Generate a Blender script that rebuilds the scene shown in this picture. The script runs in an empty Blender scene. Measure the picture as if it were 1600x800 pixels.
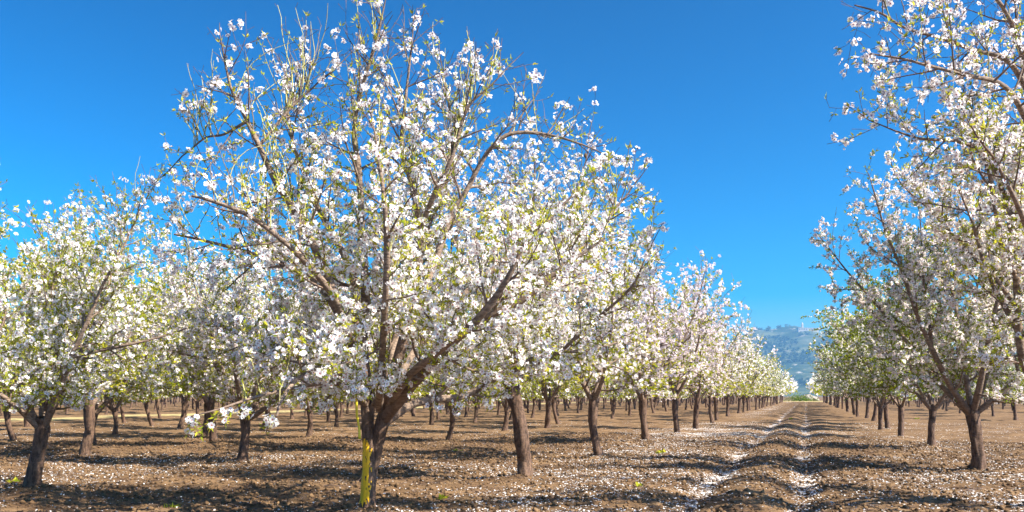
import bpy, math, random
import numpy as np
from mathutils import Vector, Matrix

S = bpy.context.scene
C = S.collection
PI = math.pi
R = math.radians

# ------------------------------------------------------------------ camera frame
F_PX, CX, HY, CAM_H = 1400.0, 800.0, 618.0, 1.25
TH = math.atan(460 / F_PX)                     # the rows run to a vanishing point at x = 1260
FWD = Vector((-math.sin(TH), math.cos(TH), 0))
RGT = Vector((math.cos(TH), math.sin(TH), 0))
ZUP = Vector((0, 0, 1))


def at(px, py, d):
    """point seen at photo pixel (px, py) at depth d"""
    return FWD * d + RGT * (d * (px - CX) / F_PX) + ZUP * (CAM_H + d * (HY - py) / F_PX)


def ground_at(px, py):
    return at(px, py, F_PX * CAM_H / (py - HY))


def proj(p):
    d = p.dot(FWD)
    return CX + F_PX * p.dot(RGT) / d, HY - F_PX * (p.z - CAM_H) / d, d


# ------------------------------------------------------------------ numpy noise
def _hash(ix, iy, seed):
    h = (ix.astype(np.int64) * 374761393 + iy.astype(np.int64) * 668265263 + seed * 974711) & 0xFFFFFFFF
    h = ((h ^ (h >> 13)) * 1274126177) & 0xFFFFFFFF
    h = (h ^ (h >> 16)) & 0xFFFFFFFF
    return h / 4294967295.0


def vnoise(x, y, seed=0):
    x = np.asarray(x, float); y = np.asarray(y, float)
    ix = np.floor(x); iy = np.floor(y)
    fx = x - ix; fy = y - iy
    fx = fx * fx * (3 - 2 * fx); fy = fy * fy * (3 - 2 * fy)
    a = _hash(ix, iy, seed); b = _hash(ix + 1, iy, seed)
    c = _hash(ix, iy + 1, seed); d = _hash(ix + 1, iy + 1, seed)
    return (a * (1 - fx) + b * fx) * (1 - fy) + (c * (1 - fx) + d * fx) * fy * 1.0


def fbm(x, y, seed=0, n=3):
    t = 0; amp = 1; tot = 0
    for i in range(n):
        t = t + amp * vnoise(x * 2 ** i, y * 2 ** i, seed + i); tot += amp; amp *= 0.5
    return t / tot


RUT_L, RUT_R = -1.33, -0.03


def rut_shift(y):
    return 0.16 * (vnoise(y * 0.16, y * 0 + 3.3, 5) - 0.5) + 0.10 * (vnoise(y * 0.6, y * 0 + 1.3, 6) - 0.5)


def height(x, y):
    x = np.asarray(x, float); y = np.asarray(y, float)
    r = np.hypot(x, y)
    s = rut_shift(y)
    gl = np.exp(-((x - RUT_L - s) / 0.20) ** 2); gr = np.exp(-((x - RUT_R - s * 0.8) / 0.18) ** 2)
    mod = 0.95 + 0.22 * vnoise(y * 0.33, x * 0.15, 11)
    h = -0.065 * gl - 0.065 * gr
    h = h + mod * (0.085 * np.exp(-((x + 0.68 - s) / 0.34) ** 2) + 0.035 * np.exp(-((x - 0.65 - s) / 0.40) ** 2)
                   + 0.03 * np.exp(-((x + 2.05 - s) / 0.4) ** 2))
    fade = np.clip(1.6 - r / 160.0, 0, 1)
    h = h + (1 - np.clip(1.3 - np.abs(x + 0.5) / 2.6, 0, 1) * 0.75) * fade * (0.16 * (fbm(x * 0.22, y * 0.4, 21, 2) - 0.5) + 0.13 * (fbm(x * 0.8, y * 1.3, 31, 2) - 0.5))
    near = np.clip(1.4 - r / 45.0, 0, 1)
    h = h + near * (0.065 * (fbm(x * 3.0, y * 4.5, 41, 3) - 0.5) + 0.045 * (fbm(x * 11, y * 13, 51, 2) - 0.5))
    for mx, my in MOUNDS:
        h = h + 0.07 * np.exp(-((x - mx) ** 2 + (y - my) ** 2) / 0.16)
    return h


MOUNDS = []


def H1(x, y):
    return float(height(np.array([x]), np.array([y]))[0])


def petal_field(x, y):
    """0..1 how thickly fallen petals lie"""
    s = rut_shift(y)
    gl = np.exp(-((x - RUT_L - s) / 0.15) ** 2); gr = np.exp(-((x - RUT_R - s * 0.8) / 0.14) ** 2)
    patch = fbm(x * 0.35, y * 0.5, 61, 3)
    rowA = np.exp(-((x + 3.3) / 1.5) ** 2) * np.clip((y - 15) / 6, 0, 1)
    rowR = np.exp(-((x - 3.5) / 2.6) ** 2)
    rowB = np.exp(-((x + 10.2) / 1.6) ** 2)
    broken = np.clip(vnoise(y * 0.55, x * 0.2, 63) * 1.3 + 0.7 * vnoise(y * 3.1, x * 3, 64) - 0.55, 0.08, 1)
    rut = (gl + 0.75 * gr) * broken * np.clip(0.12 + y / 24.0, 0, 1.2)
    f = 0.02 + 0.095 * np.clip((patch - 0.47) * 5.0, 0, 1) + 0.50 * rowA * np.clip(patch * 2.2 - 0.45, 0, 1) \
        + 0.075 * rowR * np.clip((patch - 0.38) * 4, 0.1, 1) + 0.05 * rowB + 1.0 * rut
    f = f * (0.45 + 0.55 * np.clip((x + 6.5) / 3.0, 0, 1))
    return np.clip(f, 0, 1)


# ------------------------------------------------------------------ mesh helpers
def build_mesh(name, verts, groups, mats, attrs=None, smooth=False):
    """groups: list of (faces array n x k, material index array or int)"""
    me = bpy.data.meshes.new(name)
    verts = np.asarray(verts, np.float32).reshape(-1, 3)
    loops = np.concatenate([np.asarray(f, np.int32).ravel() for f, _ in groups])
    tot = np.concatenate([np.full(len(f), np.asarray(f).shape[1], np.int32) for f, _ in groups])
    mi = np.concatenate([np.broadcast_to(np.asarray(m, np.int32), (len(f),)) for f, m in groups])
    st = np.concatenate([[0], np.cumsum(tot)[:-1]]).astype(np.int32)
    me.vertices.add(len(verts)); me.vertices.foreach_set("co", verts.ravel())
    me.loops.add(len(loops)); me.loops.foreach_set("vertex_index", loops)
    me.polygons.add(len(tot)); me.polygons.foreach_set("loop_start", st); me.polygons.foreach_set("loop_total", tot)
    me.polygons.foreach_set("material_index", mi)
    if smooth:
        me.polygons.foreach_set("use_smooth", np.ones(len(tot), bool))
    for an, (dom, vals) in (attrs or {}).items():
        a = me.attributes.new(an, 'FLOAT', dom); a.data.foreach_set("value", np.asarray(vals, np.float32))
    for m in mats:
        me.materials.append(m)
    me.update(calc_edges=True)
    me.validate()
    return me


def link(name, data, parent=None):
    o = bpy.data.objects.new(name, data); C.objects.link(o)
    if parent:
        o.parent = parent
    return o


def tag(o, label=None, cat=None, group=None, kind=None):
    if label: o['label'] = label
    if cat: o['category'] = cat
    if group: o['group'] = group
    if kind: o['kind'] = kind
    return o


class Tubes:
    """collects bark tubes into one mesh"""
    def __init__(self):
        self.v = []; self.f = []; self.g = []; self.sh = []; self.n = 0

    def add(self, pts, rad, sides, shoot=0.0, rough=0.0, seed=0, cap=True):
        P = np.array([tuple(p) for p in pts], float); rad = np.asarray(rad, float); n = len(P)
        T = np.gradient(P, axis=0); T /= np.linalg.norm(T, axis=1)[:, None] + 1e-9
        ref = np.array([0.31, 0.95, 0.05]) if abs(T[0, 2]) > 0.8 else np.array([0, 0, 1.0])
        U = np.cross(T, ref); U /= np.linalg.norm(U, axis=1)[:, None] + 1e-9
        W = np.cross(T, U)
        a = np.arange(sides) * 2 * PI / sides
        rr = np.repeat(rad[:, None], sides, 1)
        if rough:
            ll = np.concatenate([[0], np.cumsum(np.linalg.norm(np.diff(P, axis=0), axis=1))])
            X = np.cos(a)[None] * 1.3 + 7.1 + seed; Y = ll[:, None] * 3.2 + np.sin(a)[None] * 1.3 + seed * 3.7
            rr = rr * (1 + rough * ((vnoise(X, Y, 3) - 0.5) * 1.4 + (vnoise(X * 2.7, Y * 3.4, 4) - 0.5) * 0.7
                                    + (vnoise(X * 7, Y * 11, 8) - 0.5) * 0.28))
        V = P[:, None] + rr[..., None] * (np.cos(a)[None, :, None] * U[:, None] + np.sin(a)[None, :, None] * W[:, None])
        i = np.arange(n - 1)[:, None] * sides; j = np.arange(sides)[None]; k = (j + 1) % sides
        F = np.stack([i + j, i + k, i + sides + k, i + sides + j], -1).reshape(-1, 4)
        self.v.append(V.reshape(-1, 3)); self.f.append(F + self.n)
        self.g.append(np.repeat(rad, sides)); self.sh.append(np.full(n * sides, shoot))
        self.n += n * sides
        return V, F, U, W

    def mesh(self, name, mat):
        v = np.concatenate(self.v); f = np.concatenate(self.f)
        return build_mesh(name, v, [(f, 0)], [mat],
                          {"girth": ('POINT', np.concatenate(self.g)), "shoot": ('POINT', np.concatenate(self.sh))}, smooth=True)


# ------------------------------------------------------------------ materials
def new_mat(name):
    m = bpy.data.materials.new(name); m.use_nodes = True
    nt = m.node_tree; nt.nodes.clear()
    out = nt.nodes.new('ShaderNodeOutputMaterial')
    return m, nt, out


def N(nt, t, **kw):
    n = nt.nodes.new(t)
    for k, v in kw.items():
        if k in n.inputs:
            n.inputs[k].default_value = v
        else:
            setattr(n, k, v)
    return n


def mix_rgb(nt, fac, a, b, mode='MIX'):
    n = nt.nodes.new('ShaderNodeMix'); n.data_type = 'RGBA'; n.blend_type = mode
    for sock, v in ((n.inputs[0], fac), (n.inputs[6], a), (n.inputs[7], b)):
        if isinstance(v, bpy.types.NodeSocket): nt.links.new(v, sock)
        elif isinstance(v, (int, float)): sock.default_value = v
        else: sock.default_value = (*v, 1)
    return n.outputs[2]


def ramp(nt, src, a, b):
    n = nt.nodes.new('ShaderNodeMapRange'); n.inputs[1].default_value = a; n.inputs[2].default_value = b
    nt.links.new(src, n.inputs[0]); return n.outputs[0]


def noise(nt, scale, detail=4, coord=None, rough=0.6):
    n = N(nt, 'ShaderNodeTexNoise', Scale=scale, Detail=detail, Roughness=rough)
    if coord is not None: nt.links.new(coord, n.inputs['Vector'])
    return n.outputs['Fac']


def m_bark():
    m, nt, out = new_mat('bark')
    tc = N(nt, 'ShaderNodeTexCoord').outputs['Object']
    mp = N(nt, 'ShaderNodeMapping'); mp.inputs['Scale'].default_value = (1, 1, 0.35); nt.links.new(tc, mp.inputs[0])
    mp2 = N(nt, 'ShaderNodeMapping'); mp2.inputs['Scale'].default_value = (1, 1, 3.0); nt.links.new(tc, mp2.inputs[0])
    n1 = noise(nt, 22, 6, mp.outputs[0], 0.7); n2 = noise(nt, 5, 3, tc); n3 = noise(nt, 16, 4, mp2.outputs[0], 0.65)
    girth = N(nt, 'ShaderNodeAttribute', attribute_name='girth').outputs['Fac']
    shoot = N(nt, 'ShaderNodeAttribute', attribute_name='shoot').outputs['Fac']
    trunk = mix_rgb(nt, ramp(nt, n1, 0.36, 0.62), (0.030, 0.018, 0.012), (0.185, 0.112, 0.072))
    trunk = mix_rgb(nt, ramp(nt, n3, 0.52, 0.7), trunk, (0.12, 0.07, 0.055))
    limb = mix_rgb(nt, ramp(nt, n3, 0.35, 0.65), (0.12, 0.082, 0.060), (0.32, 0.235, 0.172))
    twig = mix_rgb(nt, ramp(nt, n2, 0.35, 0.65), (0.085, 0.052, 0.040), (0.22, 0.152, 0.115))
    c = mix_rgb(nt, ramp(nt, girth, 0.042, 0.064), limb, trunk)
    c = mix_rgb(nt, ramp(nt, girth, 0.005, 0.014), twig, c)
    c = mix_rgb(nt, shoot, c, (0.52, 0.50, 0.19))
    b = N(nt, 'ShaderNodeBsdfPrincipled', Roughness=0.85); nt.links.new(c, b.inputs['Base Color'])
    b.inputs['Specular IOR Level'].default_value = 0.25
    bp = N(nt, 'ShaderNodeBump', Strength=0.7, Distance=0.02)
    add = N(nt, 'ShaderNodeMath', operation='ADD'); nt.links.new(n1, add.inputs[0]); nt.links.new(n3, add.inputs[1])
    nt.links.new(add.outputs[0], bp.inputs['Height']); nt.links.new(bp.outputs[0], b.inputs['Normal'])
    nt.links.new(b.outputs[0], out.inputs[0])
    return m


def m_thin(name, colfn, trans, rough=0.6):
    m, nt, out = new_mat(name)
    col = colfn(nt)
    d = N(nt, 'ShaderNodeBsdfDiffuse'); t = N(nt, 'ShaderNodeBsdfTranslucent')
    mx = N(nt, 'ShaderNodeMixShader', Fac=trans)
    for s in (d, t):
        if isinstance(col, bpy.types.NodeSocket): nt.links.new(col, s.inputs[0])
        else: s.inputs[0].default_value = (*col, 1)
    nt.links.new(d.outputs[0], mx.inputs[1]); nt.links.new(t.outputs[0], mx.inputs[2]); nt.links.new(mx.outputs[0], out.inputs[0])
    return m


def petal_col(nt):
    rad = N(nt, 'ShaderNodeAttribute', attribute_name='petal_r').outputs['Fac']
    tint = N(nt, 'ShaderNodeAttribute', attribute_name='tint').outputs['Fac']
    oc = N(nt, 'ShaderNodeObjectInfo').outputs['Color']
    c = mix_rgb(nt, ramp(nt, rad, 0.08, 0.42), (0.66, 0.27, 0.32), (0.95, 0.94, 0.92))
    c = mix_rgb(nt, ramp(nt, tint, 0.75, 1.9), c, (0.90, 0.66, 0.72))
    return mix_rgb(nt, 1.0, c, oc, 'MULTIPLY')


def leaf_col(nt):
    tint = N(nt, 'ShaderNodeAttribute', attribute_name='tint').outputs['Fac']
    oc = N(nt, 'ShaderNodeObjectInfo').outputs['Color']
    return mix_rgb(nt, 1.0, mix_rgb(nt, tint, (0.24, 0.32, 0.02), (0.66, 0.58, 0.06)), oc, 'MULTIPLY')


BARK = m_bark()
PETAL = m_thin('blossom_petal', petal_col, 0.40)
HEART = m_thin('blossom_heart', lambda nt: (0.42, 0.10, 0.10), 0.1)
CALYX = m_thin('blossom_calyx', lambda nt: (0.16, 0.055, 0.035), 0.1)
LEAF = m_thin('young_leaf', leaf_col, 0.45)


# ------------------------------------------------------------------ foliage point clouds -> meshes
def frames(nrm, rng):
    n = nrm / (np.linalg.norm(nrm, axis=1)[:, None] + 1e-9)
    rv = rng.normal(size=n.shape); u = np.cross(n, rv); u /= np.linalg.norm(u, axis=1)[:, None] + 1e-9
    return u, np.cross(n, u), n


def flower_mesh(name, pos, nrm, size, rng, lod):
    u, w, n = frames(nrm, rng); k = len(pos)
    cup = rng.uniform(0.05, 0.55, k); cup = np.where(rng.random(k) < 0.14, 1.6, cup)
    tint = rng.random(k)
    if lod == 0:
        prof = [(0.10, 0.0), (0.48, -0.35), (0.84, -0.31), (0.90, 0.0), (0.84, 0.31), (0.48, 0.35)]
        tv = []; tr = []
        for i in range(5):
            a = 2 * PI * i / 5
            for r_, s_ in prof:
                tv.append((r_ * math.cos(a) - s_ * math.sin(a), r_ * math.sin(a) + s_ * math.cos(a), r_ * r_)); tr.append(r_)
        hb = len(tv)
        for i in range(5):
            a = 2 * PI * i / 5 + 0.6; tv.append((0.13 * math.cos(a), 0.13 * math.sin(a), 0.22)); tr.append(0)
        cb = len(tv)
        for i in range(4):
            a = 2 * PI * i / 4; tv.append((0.2 * math.cos(a), 0.2 * math.sin(a), -0.03)); tr.append(0)
        tv.append((0, 0, -0.42)); tr.append(0)
        tv = np.array(tv); tr = np.array(tr); nv = len(tv)
        zs = np.where(np.arange(nv)[None] < hb, tv[None, :, 2] * cup[:, None], tv[None, :, 2])
        sq = np.where(cup > 1, 0.55, 1.0)[:, None]
        L = tv[None, :, 0, None] * u[:, None] * sq[..., None] + tv[None, :, 1, None] * w[:, None] * sq[..., None] + zs[..., None] * n[:, None]
        V = pos[:, None] + size[:, None, None] * L
        base = (np.arange(k) * nv)[:, None, None]
        pf = (base + np.arange(30).reshape(1, 5, 6)).reshape(-1, 6)
        hf = (base + (hb + np.arange(5)).reshape(1, 1, 5)).reshape(-1, 5)
        cf = (base + np.array([[cb + i, cb + (i + 1) % 4, cb + 4] for i in range(4)])[None]).reshape(-1, 3)
        groups = [(pf, 0), (hf, 1), (cf, 2)]
        ft = np.concatenate([np.repeat(tint, 5), tint, np.repeat(tint, 4)])
        return build_mesh(name, V.reshape(-1, 3), groups, [PETAL, HEART, CALYX],
                          {"petal_r": ('POINT', np.tile(tr, k)), "tint": ('FACE', ft)})
    # lighter flower: five-cornered star folded at its heart
    if lod == 1:
        tv = [(0, 0, -0.1)]; tr = [0.25]
        for i in range(5):
            a = 2 * PI * i / 5
            tv.append((0.95 * math.cos(a - 0.45), 0.95 * math.sin(a - 0.45), 0.5)); tv.append((0.95 * math.cos(a + 0.45), 0.95 * math.sin(a + 0.45), 0.5)); tr += [0.9, 0.9]
        tv = np.array(tv); tr = np.array(tr); nv = 11
        fc = np.array([[0, 1 + 2 * i, 2 + 2 * i] for i in range(5)])
    else:
        tv = np.array([(-0.9, -0.7, 0), (0.8, -0.8, 0.25), (0.9, 0.7, 0), (-0.7, 0.85, 0.3)]); tr = np.full(4, 0.9); nv = 4
        fc = np.array([[0, 1, 2, 3]])
    zs = tv[None, :, 2] * cup[:, None]
    L = tv[None, :, 0, None] * u[:, None] + tv[None, :, 1, None] * w[:, None] + zs[..., None] * n[:, None]
    V = pos[:, None] + size[:, None, None] * L
    F = ((np.arange(k) * nv)[:, None, None] + fc[None]).reshape(-1, fc.shape[1])
    return build_mesh(name, V.reshape(-1, 3), [(F, 0)], [PETAL],
                      {"petal_r": ('POINT', np.tile(tr, k)), "tint": ('FACE', np.repeat(tint, len(fc)))})


def leaf_mesh(name, pos, dirs, size, rng, lod):
    k = len(pos)
    a = dirs / (np.linalg.norm(dirs, axis=1)[:, None] + 1e-9)
    b, c, _ = frames(a, rng)
    tv = np.array([(0, 0, 0), (0.35, -0.15, 0.05), (1.0, 0, -0.12), (0.35, 0.15, 0.05)]) if lod == 0 else \
        np.array([(-0.1, 0, 0), (0.4, -0.28, 0), (1.0, 0, -0.1), (0.4, 0.28, 0)])
    V = pos[:, None] + size[:, None, None] * (tv[None, :, 0, None] * a[:, None] + tv[None, :, 1, None] * b[:, None] + tv[None, :, 2, None] * c[:, None])
    F = (np.arange(k) * 4)[:, None] + np.arange(4)[None]
    return build_mesh(name, V.reshape(-1, 3), [(F, 0)], [LEAF], {"tint": ('FACE', rng.random(k))})


# ------------------------------------------------------------------ tree growth
def rvec(rd, s=1.0):
    return Vector((rd.gauss(0, s), rd.gauss(0, s), rd.gauss(0, s)))


def walk(rd, p, d, L, n, wob, up):
    pts = [p.copy()]; d = d.normalized()
    for i in range(n):
        d = (d + rvec(rd, wob) + ZUP * up).normalized()
        p = p + d * (L / n); pts.append(p.copy())
    return pts


def smooth_path(ctrl, sub=5):
    """Catmull-Rom through (Vector, radius) control points"""
    P = [c[0] for c in ctrl]; Q = [c[1] for c in ctrl]
    P = [P[0] * 2 - P[1]] + P + [P[-1] * 2 - P[-2]]; Q = [Q[0]] + Q + [Q[-1]]
    op, orr = [], []
    for i in range(1, len(P) - 2):
        for s in range(sub):
            t = s / sub
            op.append(0.5 * ((2 * P[i]) + (P[i + 1] - P[i - 1]) * t + (2 * P[i - 1] - 5 * P[i] + 4 * P[i + 1] - P[i + 2]) * t * t
                             + (3 * P[i] - P[i - 1] - 3 * P[i + 1] + P[i + 2]) * t ** 3))
            orr.append(Q[i] + (Q[i + 1] - Q[i]) * t)
    op.append(P[-2]); orr.append(Q[-2])
    return op, orr


def arclen(pts):
    l = [0.0]
    for a, b in zip(pts, pts[1:]): l.append(l[-1] + (b - a).length)
    return l


def sample(pts, ls, rad, s):
    i = 0
    while i < len(ls) - 2 and ls[i + 1] < s: i += 1
    t = min(1, max(0, (s - ls[i]) / max(1e-6, ls[i + 1] - ls[i])))
    return pts[i].lerp(pts[i + 1], t), (pts[i + 1] - pts[i]).normalized(), rad[i] + (rad[i + 1] - rad[i]) * t


class Tree:
    def __init__(self, seed, lod, leafy=1.0, bloom=1.0, inside=None, bloomz=None, zc=(1.2, 5.2), fsize=0.031):
        self.rd = random.Random(seed); self.rng = np.random.default_rng(seed)
        self.t = Tubes(); self.lod = lod; self.leafy = leafy; self.bloom = bloom
        self.inside = inside or (lambda p: True); self.bloomz = bloomz or (lambda p: 1.0); self.zc = zc; self.fsize = fsize
        self.fp = []; self.fn = []; self.lp = []; self.ld = []

    def cluster(self, p, d, n):
        rd = self.rd
        for i in range(n):
            q = rvec(rd); q = q - d * q.dot(d) * 0.7 + ZUP * 0.15; q.normalize()
            self.fp.append(tuple(p + q * rd.uniform(0.012, 0.05))); self.fn.append(tuple(q + rvec(rd, 0.3)))

    def tuft(self, p, d, n):
        rd = self.rd
        for i in range(n):
            q = (d * 0.7 + rvec(rd, 0.6) + ZUP * 0.25).normalized()
            self.lp.append(tuple(p + q * 0.008)); self.ld.append(tuple(q))

    def dress(self, pts, s0, step, bmul=1.0, lmul=1.0):
        """blossom clusters and leaf tufts along a twig"""
        rd = self.rd; ls = arclen(pts); r = [0] * len(pts); s = s0 * ls[-1] + rd.random() * step
        while s < ls[-1] + 0.01:
            p, d, _ = sample(pts, ls, r, min(s, ls[-1]))
            hz = (p.z - self.zc[0]) / (self.zc[1] - self.zc[0])
            b = self.bloomz(p) * bmul * self.bloom
            if rd.random() < 0.52 * b:
                self.cluster(p, d, rd.choice((2, 3, 4, 5, 6)))
            if rd.random() < self.leafy * lmul * max(0.10, 1.05 - 1.15 * hz):
                self.tuft(p, d, rd.choice((3, 4, 5)))
            s += step * rd.uniform(0.6, 1.5)

    def twig(self, p, d, L, r, level, shoot=0.0):
        rd = self.rd; n = max(2, int(L / 0.12)) if self.lod < 2 else 2
        pts = walk(rd, p, d, L, n, 0.10 if level < 4 else 0.16, 0.05)
        if not self.inside(pts[-1]):
            L *= 0.55; pts = walk(rd, p, d, L, n, 0.1, 0.04)
            if not self.inside(pts[-1]): return None
        rad = [r + (0.0028 - r) * i / n for i in range(n + 1)]
        self.t.add(pts, rad, 3 if r < 0.008 else 5, shoot)
        return pts, rad

    def spread(self, pts, rad, level, t0, gap, Lr, ang, up, end=1.0):
        """side shoots along a limb or branch"""
        rd = self.rd; ls = arclen(pts); s = t0 * ls[-1]; ga = rd.random() * 6.28
        while s < ls[-1] * end:
            p, d, r = sample(pts, ls, rad, s); t = s / ls[-1]
            ga += 2.4 + rd.gauss(0, 0.4)
            a = d.cross(ZUP if abs(d.z) < 0.9 else Vector((1, 0, 0))).normalized(); b = d.cross(a)
            u = a * math.cos(ga) + b * math.sin(ga)
            an = R(rd.uniform(*ang)); cd = d * math.cos(an) + u * math.sin(an) + ZUP * (up if level > 2 else rd.uniform(-0.35, 1.0) * max(up, 0.3) - (0.35 if t < 0.4 else 0))
            L = rd.uniform(*Lr) * (1.15 - 0.5 * t)
            self.branch(p, cd, L, min(r * 0.6, 0.004 + L * 0.013), level)
            s += gap * rd.uniform(0.6, 1.5)

    def branch(self, p, d, L, r, level):
        rd = self.rd
        res = self.twig(p, d, L, r, level)
        if not res: return
        pts, rad = res; lod = self.lod
        step = (0.060, 0.056, 0.075)[lod]
        if level == 2:
            self.spread(pts, rad, 3, 0.15, (0.125, 0.145, 0.2)[lod], (0.22, 0.55), (35, 75), 0.12)
            self.dress(pts, 0.3, step, 0.9)
        elif level == 3:
            if lod < 1: self.spread(pts, rad, 4, 0.2, 0.13, (0.08, 0.2), (35, 80), 0.1)
            self.dress(pts, 0.1, step)
        else:
            self.dress(pts, 0.0, step)

    def limb(self, ctrl, sides=10, t0=0.22, gap=0.19, Lr=(0.55, 1.15), rough=0.25, tip=True, sub=5, up=0.25):
        pts, rad = smooth_path(ctrl, sub)
        self.t.add(pts, rad, sides, 0, rough, seed=self.rd.random() * 50)
        self.spread(pts, rad, 2, t0, gap, Lr, (35, 70), up)
        if tip:
            self.branch(pts[-1], pts[-1] - pts[-2], self.rd.uniform(0.5, 0.8), rad[-1], 2)
        return pts, rad

    def sprouts(self, pts, rad, n, Lr, t0=0.45):
        """long straight greenish water shoots standing up from the upper limbs"""
        rd = self.rd; ls = arclen(pts)
        for i in range(n):
            p, d, r = sample(pts, ls, rad, ls[-1] * rd.uniform(t0, 1))
            L = rd.uniform(*Lr); v = (ZUP + rvec(rd, 0.2) + d * 0.25).normalized()
            res = self.twig(p, v, L, 0.0075, 4, shoot=rd.choice((0.1, 0.6, 0.9)))
            if res:
                self.dress(res[0], 0.1, 0.09, 0.40, 0.7)
                if self.lod < 2: self.spread(res[0], res[1], 5, 0.35, 0.16, (0.06, 0.18), (25, 50), 0.3)

    def meshes(self, name):
        rng = self.rng; fp = np.array(self.fp); fn = np.array(self.fn); lp = np.array(self.lp); ld = np.array(self.ld)
        fs = (self.fsize * (1.0, 1.08, 1.75)[self.lod]) * rng.uniform(0.65, 1.2, len(fp))
        lsz = (0.055, 0.072, 0.095)[self.lod] * rng.uniform(0.6, 1.2, len(lp))
        return (self.t.mesh('bark_' + name, BARK), flower_mesh('blossom_' + name, fp, fn, fs, rng, self.lod),
                leaf_mesh('leaf_' + name, lp, ld, lsz, rng, 0 if self.lod == 0 else 1))


def generic_tree(seed, lod, leafy, bloom=1.0, height_k=1.0, lean=0.0, spine=None):
    rd = random.Random(seed * 7 + 1)
    fork = rd.uniform(0.85, 1.1); rmax = 2.95
    zt = 4.9 * height_k
    def inside(p):
        r = math.hypot(p.x, p.y)
        if p.z < 1.12: return False
        lim = rmax * (1.0 if p.z < 2.6 else max(0.25, 1 - ((p.z - 2.6) / (zt + 0.5 - 2.6)) ** 2))
        return r < lim + (0.35 if p.z > 3.6 else 0) and p.z < zt + 0.8
    T = Tree(seed, lod, leafy, bloom, inside, lambda p: float(np.interp(p.z / height_k, [1.3, 2.0, 2.6, 3.5, 4.7], [0.6, 0.85, 1.0, 0.55, 0.2])), (1.2, 4.9))
    sides = (14, 9, 6)[lod]
    bx, by = rd.gauss(0, 0.06) + lean, rd.gauss(0, 0.06)
    r = rd.uniform(0.076, 0.092)
    trunk = [(Vector((0, 0, -0.2)), r * 1.5), (Vector((0, 0, 0.02)), r * 1.32), (Vector((bx * 0.3, by * 0.3, 0.2)), r * 1.04),
             (Vector((bx, by, fork * 0.55)), r * 0.95), (Vector((bx * 1.1 + rd.gauss(0, 0.03), by, fork)), r * 1.12),
             (Vector((bx * 1.1, by, fork + 0.14)), r * 0.6)]
    if spine:                                   # (sideways, up, radius) traced from the photograph
        trunk = [(Vector((q[0], rd.gauss(0, .02), q[1])), q[2]) for q in spine]
        r = spine[-2][2] * 0.88
    pts, rad = smooth_path(trunk, (6, 4, 2)[lod])
    T.t.add(pts, rad, sides + (10 if spine else 0), 0, 0.34, seed)
    top = trunk[-2][0]; n = rd.choice((4, 5, 5)); a0 = rd.random() * 6.28
    for i in range(n + 1):
        a = a0 + i * 2 * PI / n + rd.gauss(0, 0.2)
        el = R(rd.uniform(38, 62)) if i < n else R(80)
        L = rd.uniform(2.9, 3.6) * height_k
        d = Vector((math.cos(a) * math.cos(el), math.sin(a) * math.cos(el), math.sin(el)))
        r0 = r * rd.uniform(0.44, 0.60); p = top + Vector((0, 0, -0.05)); c = [(p, r0 * 1.15)]
        m = 6; bend = rd.uniform(0.02, 0.16)
        for k in range(m):
            d = (d + rvec(rd, 0.10) + ZUP * bend).normalized(); p = p + d * L / m
            c.append((p.copy(), r0 * (1 - 0.8 * (k + 1) / m)))
        lp, lr = T.limb(c, (10, 7, 5)[lod], 0.10, (0.19, 0.19, 0.24)[lod], (0.55, 1.2), 0.2, True, (4, 3, 2)[lod])
        T.sprouts(lp, lr, (8, 7, 5)[lod], (0.5, 1.15))
        # a forked second limb
        ls = arclen(lp); q, dq, rq = sample(lp, ls, lr, ls[-1] * rd.uniform(0.25, 0.45))
        dd = (dq + rvec(rd, 0.5) + ZUP * 0.1).normalized(); c = [(q, rq * 0.8)]; L2 = L * rd.uniform(0.45, 0.6)
        for k in range(4):
            dd = (dd + rvec(rd, 0.1) + ZUP * 0.05).normalized(); q = q + dd * L2 / 4
            c.append((q.copy(), rq * 0.8 * (1 - 0.78 * (k + 1) / 4)))
        if inside(c[-1][0]) or inside(c[-2][0]):
            T.limb(c, (8, 6, 4)[lod], 0.25, (0.19, 0.2, 0.26)[lod], (0.45, 1.0), 0.2, True, (4, 3, 2)[lod])
    return T


GROUP = 'almond trees in blossom planted in rows'


def place_tree(meshes, loc, rz, sc, label, tint=(1, 1, 1), tilt=(0, 0), leaf_tint=(1, 1, 1)):
    root = link('almond_tree', None)
    root.location = loc; root.rotation_euler = (tilt[0], tilt[1], rz); root.scale = (sc, sc, sc * random.uniform(0.97, 1.03))
    tag(root, label, 'tree', GROUP)
    link('trunk', meshes[0], root)
    b = link('blossom', meshes[1], root); b.color = (*tint, 1)
    if len(meshes) > 2 and meshes[2] is not None:
        f = link('foliage', meshes[2], root); f.color = (*leaf_tint, 1)
    return root


random.seed(4)

# ================================================================== THE MAIN TREE (yellow-painted trunk)
D0 = 9.31
K = D0 / F_PX


def mk_limb(lst, dscale=0.86):
    """(px, py, depth offset, radius px) traced from the photograph -> world control points"""
    return [(at(x, y, D0 + dz), r * K * dscale) for x, y, dz, r in lst]


def main_inside(p):
    x, y, d = proj(p)
    if p.z < 1.05: return False
    dx, dy = x - 630, 400 - y
    a = math.degrees(math.atan2(dy, dx)) % 360
    AN = [0, 15, 30, 45, 60, 75, 90, 105, 120, 135, 150, 165, 180, 195, 210, 224, 240, 270, 310, 335, 350, 360]
    RR = [400, 415, 385, 355, 375, 395, 415, 425, 455, 480, 425, 400, 390, 380, 410, 400, 320, 250, 290, 360, 390, 400]
    lim = float(np.interp(a, AN, RR))
    dep = (d - D0) / 2.3
    return math.hypot(dx, dy) < lim * math.sqrt(max(0.05, 1 - min(1, dep * dep))) * 1.03 and abs(dep) < 1


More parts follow.
